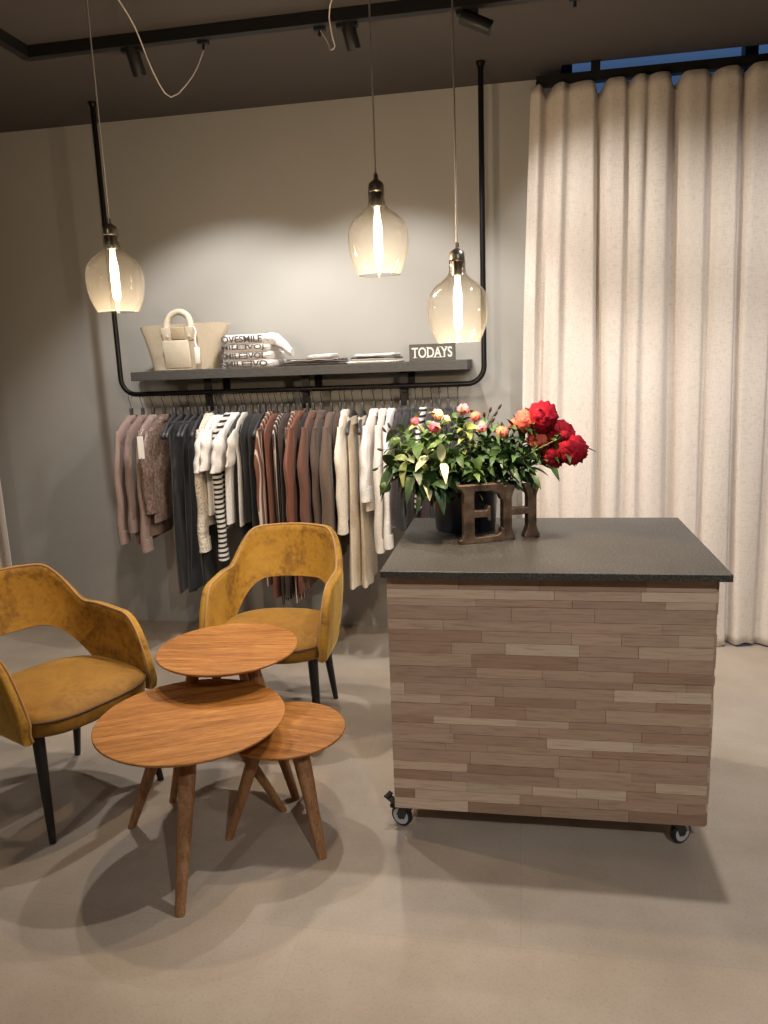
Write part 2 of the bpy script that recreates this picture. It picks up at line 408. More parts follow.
# ------------------------------------------------------------------ clothes rail, shelf
def arc(cx, cz, r, a0, a1, y, n=8): return [(cx + r * cos(a0 + (a1 - a0) * i / n), y, cz + r * sin(a0 + (a1 - a0) * i / n)) for i in range(n + 1)]
RY, RZ = 3.93, 1.41
xl, xr, rr = -2.135, -.172, .085
path = [(xl, RY, CEIL)] + arc(xl + rr, RZ + rr, rr, pi, 1.5 * pi, RY) + arc(xr - rr, RZ + rr, rr, 1.5 * pi, 2 * pi, RY) + [(xr, RY, CEIL)]
rk = thing('clothes_rail', 'black U shaped pipe clothes rail hanging from the ceiling', 'clothes rail')
bm = B(); tube(bm, path, .0135, 14); obj('pipe', bm, M['black_metal'], rk)
for x in (xl, xr):
    bm = B(); lathe(bm, [(.022, CEIL - .008), (.022, CEIL - .0005), (.016, CEIL - .0005), (.016, CEIL - .02), (.02, CEIL - .008)], 20, (x, RY), True); obj('ceiling_flange', bm, M['black_metal'], rk)
sh = thing('wall_shelf', 'long charcoal shelf above the clothes rail', 'shelf')
bm = B(); box(bm, (-1.145, 4.055, 1.506), (1.79, .388, .047), bev=.002); obj('board', bm, M['shelf'], sh, False)
for x in (-1.655, -1.11, -.585):
    bm = B(); box(bm, (x, 3.975, 1.395), (.042, .008, .175)); box(bm, (x, 4.11, 1.4785), (.042, .278, .006)); box(bm, (x, 4.246, 1.44), (.042, .008, .08)); box(bm, (x, 3.962, 1.385), (.03, .02, .016)); obj('bracket', bm, M['track'], sh, False)

# ------------------------------------------------------------------ garments on hangers
HG = []
def hanger_mesh():
    bm = B()
    hk = [(0, .012, -.005), (0, .0185, .010), (0, .0165, .024), (0, 0, .0305), (0, -.0175, .022), (0, -.0205, .004), (0, -.014, -.018), (0, -.002, -.035), (0, 0, -.075)]
    tube(bm, smooth_path(hk, 4), .0017, 6)
    return bm
hb = hanger_mesh(); HOOK = bpy.data.meshes.new('hook'); bmesh.ops.recalc_face_normals(hb, faces=hb.faces); hb.to_mesh(HOOK); hb.free(); HOOK.materials.append(M['black_metal'])
bm = B()
rings = []
for i in range(21):
    u = -1 + 2 * i / 20; y = u * .205; z = -.112 - .088 * abs(u) ** 1.5; th = .0070 + .004 * abs(u) ** 2; h = .019 * (1 - .35 * abs(u)); xx = .006 * abs(u) ** 2
    rings.append([(xx + th * cos(a), y, z + h * sin(a)) for a in [2 * pi * k / 10 for k in range(10)]])
loft(bm, rings)
box(bm, (0, 0, -.092), (.016, .034, .066), bev=.003)
HBODY = bpy.data.meshes.new('hanger_body'); bmesh.ops.recalc_face_normals(bm, faces=bm.faces); bm.to_mesh(HBODY); bm.free(); HBODY.materials.append(M['hanger'])
for q in HBODY.polygons: q.use_smooth = True
def hanger(x, rz, what, inside=False):
    r = thing('clothes_hanger', 'dark plastic hanger carrying the ' + what, 'hanger', (x, RY, RZ - .0165), rz, 'hangers along the clothes rail')
    for nm, me in (('hook', HOOK), ('hanger_arm', HBODY)):
        o = bpy.data.objects.new(nm, me); C.objects.link(o); o.parent = r
        if inside and me is HBODY: o.scale = (.72, .78, .97)
def ell(cx, cy, z, a, b_, n, rnd_amp=0, k=0, seed=0):
    out = []
    for j in range(n):
        th = 2 * pi * j / n; c_, s_ = cos(th), sin(th)
        X = b_ * (abs(c_) ** .8) * (1 if c_ >= 0 else -1); Y = a * (abs(s_) ** .9) * (1 if s_ >= 0 else -1)
        X += rnd_amp * sin(k * Y + seed) + rnd_amp * .5 * sin(k * 2.3 * Y + seed * 2 + z * 3)
        out.append((cx + X, cy + Y, z))
    return out
def garment(kind, x, mat, zb, label, cat, rz=None, sleeve=None, hang=True, name=None, wide=.205, thick=.019, cuff=None, slv=.052):
    rnd = random.Random(int(-x * 1000)); seed = rnd.uniform(0, 6); dz = RZ - .0165
    if rz is None: rz = rnd.uniform(-.07, .07)
    ang = rz
    root = thing(name or kind, label, cat, (x, RY, 0), ang, None)
    z = lambda v: dz + v
    if kind in ('trousers', 'skirt', 'scarf'):
        top = -.135; bm = B(); n = 36; rings = []
        for i in range(19):
            t = i / 18; zz = z(top) + (zb - z(top)) * t
            a = wide * (.62 + .38 * t) if kind != 'skirt' else wide * (.62 + .75 * t)
            bth = thick * (.55 + .5 * t)
            rings.append(ell(.005 * sin(t * 5 + seed), 0, zz, a, bth, n, .005 * (.4 + t), 34, seed))
        loft(bm, rings); obj('leg_cloth' if kind == 'trousers' else 'body', bm, mat, root, sharp=60)
        bm = B(); loft(bm, [ell(0, 0, z(top) + .004, wide * .63, thick * .7, n), ell(0, 0, z(top) - .034, wide * .635, thick * .72, n)]); obj('waistband', bm, mat, root, sharp=60)
    else:
        bm = B(); n = 40; rings = []
        prof = [(-.104, .050, .6), (-.110, .068, .75), (-.120, .10, .9), (-.136, .135, .95), (-.155, .165, 1), (-.175, .190, 1), (-.198, .203, 1), (-.23, .205, 1.05), (-.28, .200, 1.1)]
        for (v, a, b_) in prof: rings.append(ell(0, 0, z(v), a * wide / .205, thick * b_, n, .001, 30, seed))
        zz0 = z(-.28)
        for i in range(1, 13):
            t = i / 12; zz = zz0 + (zb - zz0) * t
            rings.append(ell(.004 * sin(3 * t + seed), 0, zz, wide * (.97 + .1 * t), thick * (1.05 + .15 * t), n, .0055 * t, 28, seed))
        loft(bm, rings); obj('body', bm, mat, root, sharp=60)
        if kind in ('shirt', 'blouse', 'jacket', 'cardigan', 'sweater'):
            bm = B()
            rings = [ell(0, 0, z(-.094), .044, thick * .8, 24), ell(0, -.004, z(-.102), .058, thick * 1.1, 24), ell(0, -.006, z(-.130), .085, thick * 1.2, 24), ell(0, -.004, z(-.136), .07, thick * .8, 24)]
            loft(bm, rings); obj('collar', bm, mat, root, sharp=60)
        if sleeve:
            for sgn in (-1, 1):
                bm = B(); L = sleeve if sgn < 0 else sleeve + .02; rings = []; n2 = 18; short = (z(-.2) - L) < .28
                for i in range(15):
                    t = i / 14; zz = z(-.168) + (L - z(-.168)) * t
                    cy = sgn * (.180 + .045 * min(1, t * 3.5) + (.05 * t if short else .012 * sin(t * 3 + seed)))
                    a = (.022 + (slv - .022) * min(1, t * 4)) * (1 if short else 1 - .18 * t) ; bb = thick * (.5 + .55 * min(1, t * 4))
                    a *= 1 + .05 * sin(t * 19 + seed)
                    rings.append([(p[0] + .003 * sin(t * 15 + seed), p[1], p[2]) for p in ell(-.004 + .004 * sin(t * 4), cy, zz, a, bb, n2, .003, 70, seed)])
                loft(bm, rings); sl = obj('sleeve', bm, mat, root, sharp=60)
                if not short and sgn < 0:
                    cyl = sgn * (.22 + .012 * sin(3 + seed)); bm = B()
                    loft(bm, [ell(-.002, cyl, L + .065, slv * .9, thick * 1.12, n2), ell(-.002, cyl, L - .004, slv * .94, thick * 1.18, n2)])
                    obj('cuff', bm, mat, sl, sharp=60)
    if hang: hanger(x, ang, label.replace(' hanging', ''), kind not in ('trousers', 'skirt'))
    return root

G = {}
G['mauve'] = fabric('mauve poplin', (.235, .165, .145)); G['mauve2'] = fabric('mauve poplin pale', (.29, .205, .18))
G['taupe_print'] = noisy('taupe printed satin', (.13, .085, .07), (.27, .20, .175), 70, rough=.4, detail=2, bs=.2)
G['char'] = fabric('charcoal wool', (.018, .019, .023)); G['black'] = fabric('black cotton', (.009, .009, .010)); G['blackb'] = fabric('soft black knit', (.014, .013, .014))
m, t, b = new_mat('ivory speckled knit'); v = coords(t)
vo = N(t, 'ShaderNodeTexVoronoi', Scale=75); t.links.new(v, vo.inputs['Vector'])
t.links.new(ramp(t, vo.outputs[0], [(.16, (.34, .27, .18)), (.36, (.74, .68, .58))]), b.inputs['Base Color']); b.inputs['Roughness'].default_value = .95
bump(t, b, vo.outputs[0], .7, .006); G['knit'] = m
G['white'] = fabric('white cotton', (.80, .78, .76)); G['offwhite'] = fabric('off white cotton', (.72, .68, .62)); G['cream'] = fabric('cream linen', (.70, .61, .48)); G['cream2'] = fabric('pale cream linen', (.74, .67, .57))
G['bw'] = striped('black and white stripe', (.72, .70, .66), (.012, .012, .012), 2, .026, .55)
G['rust'] = fabric('rust satin', (.19, .065, .036), rough=.5); G['rust2'] = fabric('rust brown cotton', (.145, .06, .038)); G['brown'] = fabric('dark brown cotton', (.06, .033, .025))
G['ruststripe'] = striped('rust and white stripe', (.17, .065, .04), (.55, .48, .42), 1, .034, .7); G['brownstripe'] = striped('brown and white stripe', (.06, .035, .028), (.6, .54, .48), 1, .03, .7)
G['taupe'] = fabric('brown taupe wool', (.125, .080, .055)); G['taupe2'] = fabric('dark taupe wool', (.095, .060, .043)); G['plum'] = fabric('dark plum cotton', (.04, .026, .033))

gs = garment
gs('shirt', -2.092, G['mauve2'], .70, 'mauve brown shirt hanging first from the left end of the rail', 'shirt', sleeve=.64, rz=.05)
gs('shirt', -2.025, G['mauve'], .62, 'mauve brown shirt hanging second from the left end of the rail', 'shirt', sleeve=.70)
gs('shirt', -1.965, G['mauve2'], .66, 'mauve brown shirt hanging third from the left end of the rail', 'shirt', sleeve=.595, rz=.04)
r = gs('blouse', -1.900, G['taupe_print'], .74, 'taupe printed satin blouse with a white price tag', 'blouse', sleeve=.80)
bm = B(); box(bm, (.004, -.282, 1.150), (.030, .0015, .115), Matrix.Rotation(.35, 4, 'Z')); tube(bm, [(.004, -.282, 1.207), (-.004, -.225, 1.24)], .001, 5); obj('price_tag', bm, M['white_tag'], r, False)
gs('trousers', -1.842, G['mauve'], .33, 'narrow mauve trousers hanging left of the charcoal trousers', 'trousers', wide=.17, thick=.013)
gs('trousers', -1.800, G['char'], .36, 'charcoal trousers hanging leftmost of the long dark pieces', 'trousers', wide=.215)
gs('trousers', -1.758, G['char'], .355, 'charcoal trousers hanging second of the long dark pieces', 'trousers', wide=.21)
gs('trousers', -1.716, G['char'], .37, 'charcoal trousers hanging just left of the speckled cardigan', 'trousers', wide=.20)
gs('skirt', -1.682, G['black'], .35, 'long black skirt hanging behind the speckled cardigan', 'skirt', wide=.165)
gs('cardigan', -1.640, G['knit'], .72, 'ivory speckled knit cardigan on the clothes rail', 'cardigan', sleeve=.60, thick=.021, slv=.062, rz=.06)
gs('t_shirt', -1.598, G['white'], .78, 'white t-shirt hanging right beside the speckled cardigan', 't-shirt', sleeve=1.02, slv=.05)
gs('t_shirt', -1.562, G['white'], .80, 'white t-shirt hanging left of the striped sweater', 't-shirt', sleeve=1.03, slv=.05)
gs('sweater', -1.528, G['bw'], .70, 'black and white striped sweater between white tops', 'sweater', sleeve=.545, slv=.038)
gs('blouse', -1.488, G['white'], .73, 'white wide sleeved blouse hanging left of the black vests', 'blouse', sleeve=1.02, slv=.062)
gs('skirt', -1.455, G['black'], .38, 'long black skirt hanging behind the white blouse', 'skirt', wide=.16)
gs('blouse', -1.440, G['offwhite'], .72, 'off-white blouse hanging directly left of the black vests', 'blouse', sleeve=1.05, slv=.055, thick=.011)
gs('vest', -1.400, G['black'], .74, 'black vest hanging directly right of the white tops', 'vest', wide=.2)
gs('vest', -1.362, G['blackb'], .70, 'soft black vest hanging second from the white tops', 'vest')
gs('skirt', -1.332, G['black'], .50, 'black skirt hanging directly left of the rust striped shirt', 'skirt', wide=.13, thick=.012)
gs('shirt', -1.300, G['ruststripe'], .40, 'rust and white striped long shirt beside the black skirt', 'shirt', thick=.013, sleeve=.62)
gs('dress', -1.266, G['rust'], .33, 'rust satin dress hanging left of the brown striped dress', 'dress', thick=.014)
gs('dress', -1.232, G['brownstripe'], .30, 'brown and white striped dress in the middle of the rail', 'dress', thick=.014)
gs('dress', -1.198, G['brown'], .34, 'dark brown dress in the middle of the rail', 'dress', thick=.014)
gs('shirt', -1.166, G['ruststripe'], .31, 'rust and white striped long shirt behind the mustard chair back', 'shirt', thick=.013, sleeve=.66)
gs('blouse', -1.128, G['rust'], .36, 'rust satin blouse hanging right of the striped pieces', 'blouse', thick=.016, sleeve=.62)
gs('vest', -1.094, G['black'], .45, 'narrow black vest between rust blouse and brown shirt', 'vest', thick=.012)
gs('shirt', -1.062, G['rust2'], .55, 'rust brown shirt hanging left of the taupe sweaters', 'shirt', sleeve=.6)
gs('sweater', -1.018, G['taupe2'], .50, 'dark taupe sweater hanging left of the large taupe coat', 'sweater', sleeve=.62, thick=.02)
gs('coat', -.966, G['taupe'], .52, 'large brown taupe coat hanging above the chair back', 'coat', sleeve=.50, thick=.025, slv=.06, rz=.06)
gs('vest', -.918, G['brown'], .68, 'dark brown vest hanging left of the cream cardigan', 'vest', wide=.19)
gs('cardigan', -.892, G['cream2'], .74, 'cream cardigan hanging leftmost of the pale garments', 'cardigan', sleeve=.69, thick=.02, slv=.055, rz=.05)
gs('trousers', -.852, G['cream'], .385, 'long cream trousers hanging right of the cream cardigan', 'trousers', wide=.21, thick=.024)
gs('trousers', -.800, G['cream2'], .39, 'pale cream trousers hanging second beside the cream cardigan', 'trousers', wide=.20, thick=.022)
gs('blouse', -.738, G['white'], .80, 'white blouse hanging leftmost of the white blouses by the bouquet', 'blouse', sleeve=.86)
gs('blouse', -.692, G['offwhite'], .66, 'off-white blouse between two white blouses by the bouquet', 'blouse', sleeve=.60, slv=.05)
gs('blouse', -.648, G['white'], .74, 'white blouse hanging rightmost of the white blouses by the bouquet', 'blouse', sleeve=.62, slv=.055)
dark = [(-.600, 'plum', .72, 'dark plum shirt hanging directly right of the white blouses'), (-.560, 'char', .70, 'charcoal shirt behind the left leaves of the bouquet'), (-.522, 'black', .72, 'black shirt behind the left leaves of the bouquet'),
        (-.484, 'bw', .80, 'black and white striped shirt behind the bouquet'), (-.440, 'plum', .72, 'dark plum shirt behind the centre of the bouquet'), (-.400, 'char', .74, 'charcoal shirt behind the centre of the bouquet'),
        (-.355, 'black', .7, 'black shirt second from the right end of the rail'), (-.305, 'char', .75, 'charcoal shirt at the right end of the rail')]
for x, g, zb, lb in dark: gs('shirt', x, G[g], zb, lb, 'shirt', sleeve=zb + .02)

# ------------------------------------------------------------------ things on the shelf
SZ = 1.5298
def text_mesh(txt, size, ext=.0006, spacing=1.0):
    cu_ = bpy.data.curves.new('t', 'FONT'); cu_.body = txt; cu_.size = size; cu_.extrude = ext; cu_.space_character = spacing; cu_.offset = size * .02
    o = bpy.data.objects.new('t', cu_); C.objects.link(o); bpy.context.view_layer.update()
    me = bpy.data.meshes.new_from_object(o.evaluated_get(bpy.context.evaluated_depsgraph_get()))
    bpy.data.objects.remove(o); bpy.data.curves.remove(cu_); me.name = 'lettering'; return me
def letters(name, txt, w_, h_, mat, parent, loc, bend=None, mirror=None, rx=pi / 2):
    me = text_mesh(txt, 1.0)
    xs = [v.co.x for v in me.vertices]; ys = [v.co.y for v in me.vertices]
    x0, x1, y0, y1 = min(xs), max(xs), min(ys), max(ys)
    for v in me.vertices:
        u = (v.co.x - x0) / (x1 - x0); q = (v.co.y - y0) / (y1 - y0)
        X = (u - .5) * w_; Z = (q - .5) * h_; Y = -.0008 if v.co.z > 0 else .0008
        if bend: Y += bend(X, Z); 
        v.co = (X, Y, Z)
    me.materials.append(mat); o = bpy.data.objects.new(name, me); C.objects.link(o); o.parent = parent; o.location = loc
    return o
M['canvas'] = fabric('cream canvas', (.66, .59, .47), .06, 160); M['canvas_body'] = fabric('sand canvas', (.43, .36, .265), .08, 160); M['canvas_dark'] = fabric('tan suede trim', (.50, .40, .27), .08)
tote = thing('tote_bag', 'cream canvas tote bag with round handles on the shelf', 'bag', (-1.785, 4.03, SZ), radians(-4))
bm = B(); n = 44; rings = []
for i in range(13):
    t = i / 12; z_ = .003 + .242 * t; a = .185 + .075 * t ** 1.0; d = .085 - .045 * t
    ring = []
    for j in range(n):
        th = 2 * pi * j / n; c_, s_ = cos(th), sin(th)
        X = a * (abs(c_) ** .5) * (1 if c_ > 0 else -1); Y = d * (abs(s_) ** .5) * (1 if s_ > 0 else -1)
        X -= .006 * sin(pi * t) * (1 if c_ > 0 else -1) * abs(c_) ** 4
        ring.append((X, Y + .006 * sin(X * 30) * t, z_ - .012 * t * (abs(c_) ** 6)))
    rings.append(ring)
inner = [[(p[0] * .965, p[1] * .9, p[2] - .001) for p in rings[-1]], [(p[0] * .9, p[1] * .8, p[2]) for p in rings[2]]]
loft(bm, rings + inner); obj('body', bm, M['canvas_body'], tote, sharp=50)
for sy in (-1, 1):
    bm = B(); hp = [(-.055, sy * .048, .175), (-.062, sy * .045, .235), (-.045, sy * .040, .285), (0, sy * .036, .308), (.045, sy * .040, .285), (.062, sy * .045, .235), (.055, sy * .048, .175)]
    if sy > 0: hp = [(x, y + (.0 if z < .18 else .018), .35 - z) for x, y, z in hp]
    hp = [(x * 1.15 - .01, y * (1.0 if z > .24 else 1.05), z) for x, y, z in hp]
    tube(bm, smooth_path(hp, 6), .017, 12); h = obj('handle', bm, M['canvas'], tote)
    for sx in (-1, 1):
        bm = B(); sl = Matrix.Rotation(-sy * .18, 4, 'X'); box(bm, (sx * .072 - .01, sy * .062, .192), (.045, .008, .07), sl, .002); obj('handle_patch', bm, M['canvas'], h)
bm = B(); box(bm, (-.01, -.090, .085), (.15, .012, .145), Matrix.Rotation(.12, 4, 'X'), .004); obj('front_pocket', bm, M['canvas'], tote)
bm = B(); box(bm, (-.01, -.064, .195), (.078, .007, .062), Matrix.Rotation(.17, 4, 'X'), .002); obj('tab', bm, M['canvas_dark'], tote)
bm = B(); tube(bm, smooth_path([(.09, -.075, .225), (.105, -.082, .20), (.10, -.088, .15), (.112, -.092, .11)], 5), .0045, 8); box(bm, (.112, -.098, .075), (.03, .004, .085), None, .001); obj('strap', bm, M['white_tag'], tote)

def folded(x, y, z, w_, d, h, mat, label, cat='folded garment', rz=0, name='folded_shirt', sag=.006, group=None):
    root = thing(name, label, cat, (x, y, z), rz, group)
    bm = B(); n = 48; rings = []
    for i, (k, zz) in enumerate([(.93, 0.0), (.985, h * .15), (1, h * .4), (1, h * .65), (.985, h * .86), (.94, h)]):
        ring = []
        for j in range(n):
            th = 2 * pi * j / n; c_, s_ = cos(th), sin(th); sd = x * 40 + z * 90
            X = w_ / 2 * k * (abs(c_) ** .28) * (1 if c_ > 0 else -1); Y = d / 2 * k * (abs(s_) ** .28) * (1 if s_ > 0 else -1)
            zo = zz + sag * sin(X * 22 + sd) * (zz / h) + sag * .5 * sin(Y * 31 + sd) * (zz / h)
            ring.append((X + .003 * sin(Y * 50 + sd), Y + .003 * sin(X * 45 + sd), zo))
        rings.append(ring)
    loft(bm, rings); obj('cloth', bm, mat, root, sharp=60)
    bm = B(); pts = [(w_ / 2 * .985 * u, -d / 2 * .995 - .0015 - .003 * abs(sin(u * 3)), h * .5 + .002 * sin(u * 9 + x)) for u in [-1 + i / 12 for i in range(25)]]
    tube(bm, pts, h * .12, 6); obj('fold_edge', bm, mat, root)
    return root
M['tshirt_white'] = fabric('white jersey', (.78, .76, .75)); M['ink'] = plain('dark print', (.09, .08, .085), .8)
words = ['SMILE\u018eVO', 'SMILE\u018eVOL', 'MILE\u018eVOJ', 'OVESMILE']
zz = SZ
for k in range(4):
    h = .041 if k < 3 else .046; wd = .285 - .014 * k
    cx = -1.39 - .004 * k
    r = folded(cx, 4.02, zz, wd, .27, h - .001, M['tshirt_white'], ['white folded shirt with dark lettering, bottom of the stack beside the tote', 'white folded shirt with dark lettering, second from the stack bottom', 'white folded shirt with dark lettering, third from the stack bottom', 'white folded shirt lettered SMILE, topmost of the stack'][k], group='stacked lettered shirts', rz=radians(-2 + k), sag=.003)
    letters('printed_lettering', words[k], wd * .9, h * .74, M['ink'], r, (-.012, -.1455, h * .52))
    zz += h
bm = B(); rings = []
for i in range(15):
    t = i / 14; x = -.06 + .145 * t; z_ = .030 + .022 * sin(pi * min(1, t * 1.1)) - .062 * t ** 2
    rr_ = .020 + .022 * sin(pi * (.12 + .80 * t)) + .003 * sin(t * 25)
    rings.append([(x, -.06 + .05 * t + rr_ * 1.4 * cos(a) , z_ + rr_ * .8 * sin(a) + .004 * sin(5 * a + t * 9)) for a in [2 * pi * k / 16 for k in range(16)]])
loft(bm, rings)
tag(obj('sleeve_roll', bm, M['tshirt_white'], None, loc=(-1.262, 4.0, 1.632)), 'crumpled white top draped over the right end of the lettered stack', 'top')
bpy.data.objects['sleeve_roll'].name = 'crumpled_top'
dk = [('brown', .011), ('black', .010), ('brownstripe', .014)]
zz = SZ
for k, (g, h) in enumerate(dk):
    folded(-1.06 + .004 * k, 4.02, zz, .31 - .01 * k, .26, h - .001, G[g], ['thin brown folded garment under the black one on the shelf', 'thin black folded garment between brown and striped ones', 'striped folded garment lying on the thin dark pile'][k], name='folded_garment', sag=.001); zz += h
folded(-1.02, 4.04, zz + .001, .13, .18, .02, M['tshirt_white'], 'small white folded top lying on the thin dark pile', name='folded_garment', sag=.003)
zz = SZ
for k in range(3):
    mt = [M['tshirt_white'], G['bw'], M['tshirt_white']][k]
    folded(-.735 + .006 * k, 4.02, zz, .27 - .03 * k, .25, .0145, mt, ['white folded garment, bottom of the pile left of the sign', 'black and white folded garment in the pile left of the sign', 'white folded garment on top of the pile left of the sign'][k], name='folded_garment', sag=.002); zz += .016
sg = thing('book', 'dark grey book standing on the shelf with white letters TODAYS', 'book', (-.432, 3.95, SZ), radians(-1))
M['sign'] = plain('charcoal board cover', (.10, .095, .085), .7); M['sign_ink'] = plain('white print', (.82, .80, .75), .7)
bm = B(); box(bm, (0, 0, .0425), (.232, .032, .085), None, .002); obj('cover', bm, M['sign'], sg, False)
me_o = letters('title_lettering', 'TODAYS', .205, .052, M['sign_ink'], sg, (0, -.0172, .043))
bm = B(); xs_ = [-.086, -.052, .058]
for (x, z_, w_) in [(-.086, -.025, .022), (-.013, .0, 0), (.033, -.025, .02), (.012, -.025, .018), (.052, -.025, .02), (-.102, .022, .003), (-.070, .022, .003), (.044, .025, .014), (.072, .025, .014), (-.024, .025, .012), (-.024, -.025, .012)]:
    if w_: box(bm, (x, -.0185, .043 + z_), (w_, .0012, .0028))
obj('letter_serifs', bm, M['sign_ink'], sg, False)

# ------------------------------------------------------------------ counter
ct = thing('counter', 'wheeled sales counter clad in oak strips with a dark stone top', 'counter', (0, 0, 0))
cx0, cx1, cy0, cy1, cz0, cz1 = -.408, .560, 2.262, 2.925, .098, .8985
bm = B(); slab(bm, cx0, cx1, cy0, cy1, cz0, cz1); obj('body', bm, M['panel_edge'], ct, False)
bm = B(); box(bm, (.0865, 2.59, .9095), (1.006, .78, .0215), None, .0015); obj('stone_top', bm, M['stone'], ct, False)
def cladding(plane, a0, a1, z0, z1, off, sgn, seed):
    rnd = random.Random(seed); bm = B(); lay = bm.loops.layers.float_color.new('tone')
    z = z0
    tones = [(.46, .315, .23), (.40, .265, .19), (.50, .35, .26), (.36, .235, .165), (.52, .37, .275), (.45, .31, .23), (.48, .335, .25), (.42, .27, .19)]
    light = [(.64, .49, .375), (.60, .455, .34), (.67, .53, .41)]
    while z < z1 - .01:
        h = rnd.choice([.024, .030, .034, .038, .044]);
        if z + h > z1 - .012: h = z1 - z
        a = a0 - (0 if rnd.random() < .3 else rnd.uniform(0, .1))
        while a < a1:
            ln = rnd.uniform(.13, .34); b_ = min(a + ln, a1)
            if a1 - b_ < .05: b_ = a1
            s0 = max(a, a0)
            if b_ - s0 < .01: a = b_; continue
            dp = rnd.choice([.007, .008, .009, .0095]); c = rnd.choice(light) if rnd.random() < .22 else rnd.choice(tones)
            g = .0010
            if plane == 'y': vs = box(bm, ((s0 + b_) / 2, off + sgn * dp / 2, z + h / 2), (b_ - s0 - g, dp, h - g))
            else: vs = box(bm, (off + sgn * dp / 2, (s0 + b_) / 2, z + h / 2), (dp, b_ - s0 - g, h - g))
            k = rnd.uniform(.92, 1.08)
            for f in {f for v in vs for f in v.link_faces}:
                for l in f.loops: l[lay] = (c[0] * k, c[1] * k, c[2] * k, 1)
            a = b_
        z += h
    return bm
obj('front_cladding', cladding('y', cx0, cx1, cz0, cz1, cy0, -1, 12), M['strips'], ct, False)
obj('side_cladding', cladding('x', cy0, cy1, cz0, cz1, cx1, 1, 5), M['strips'], ct, False)
M['rubber'] = plain('black caster tyre', (.012, .012, .013), .5); M['caster_grey'] = plain('pale caster wheel core', (.50, .52, .55), .4)
def caster(x, y, rz, brake):
    # a caster swivels with the counter: part of it
    o = bpy.data.objects.new('caster', bpy.data.meshes.new('caster')); 
    bm = B(); box(bm, (0, 0, .086), (.06, .06, .006)); tube(bm, [(0, 0, .083), (0, 0, .07)], .014, 14)
    for s in (-1, 1): box(bm, (s * .014, .012, .056), (.003, .03, .04), Matrix.Rotation(.4, 4, 'X'))
    box(bm, (0, .004, .075), (.031, .03, .004))
    f = obj('caster', bm, M['glossblack'], ct, False); f.location = (x, y, 0); f.rotation_euler = (0, 0, rz)
    rot = Matrix.Rotation(pi / 2, 4, 'Y')
    bm = B(); lathe(bm, [(.028, -.0105), (.034, -.0105), (.0375, -.006), (.0375, .006), (.034, .0105), (.028, .0105)], 32, (0, 0), True)
    bmesh.ops.transform(bm, matrix=Matrix.Translation((0, .02, .0385)) @ rot, verts=bm.verts); obj('tyre', bm, M['rubber'], f)
    bm = B(); lathe(bm, [(.008, -.011), (.0285, -.0108), (.0285, .0108), (.008, .011)], 32, (0, 0), True)
    bmesh.ops.transform(bm, matrix=Matrix.Translation((0, .02, .0385)) @ rot, verts=bm.verts); obj('wheel_core', bm, M['caster_grey'], f)
    bm = B(); tube(bm, [(-.016, .02, .0385), (.016, .02, .0385)], .0085, 12); obj('axle', bm, M['glossblack'], f)
    if brake:
        bm = B(); box(bm, (0, .052, .080), (.026, .05, .007), Matrix.Rotation(.5, 4, 'X'), .002); box(bm, (0, .072, .096), (.036, .016, .008), Matrix.Rotation(.5, 4, 'X'), .002); box(bm, (0, .052, .064), (.02, .02, .014), None, .002); obj('brake_lever', bm, M['glossblack'], f)
caster(-.375, 2.300, radians(68), True); caster(.485, 2.305, radians(-55), False)
caster(-.355, 2.88, radians(20), False); caster(.50, 2.88, radians(100), False)

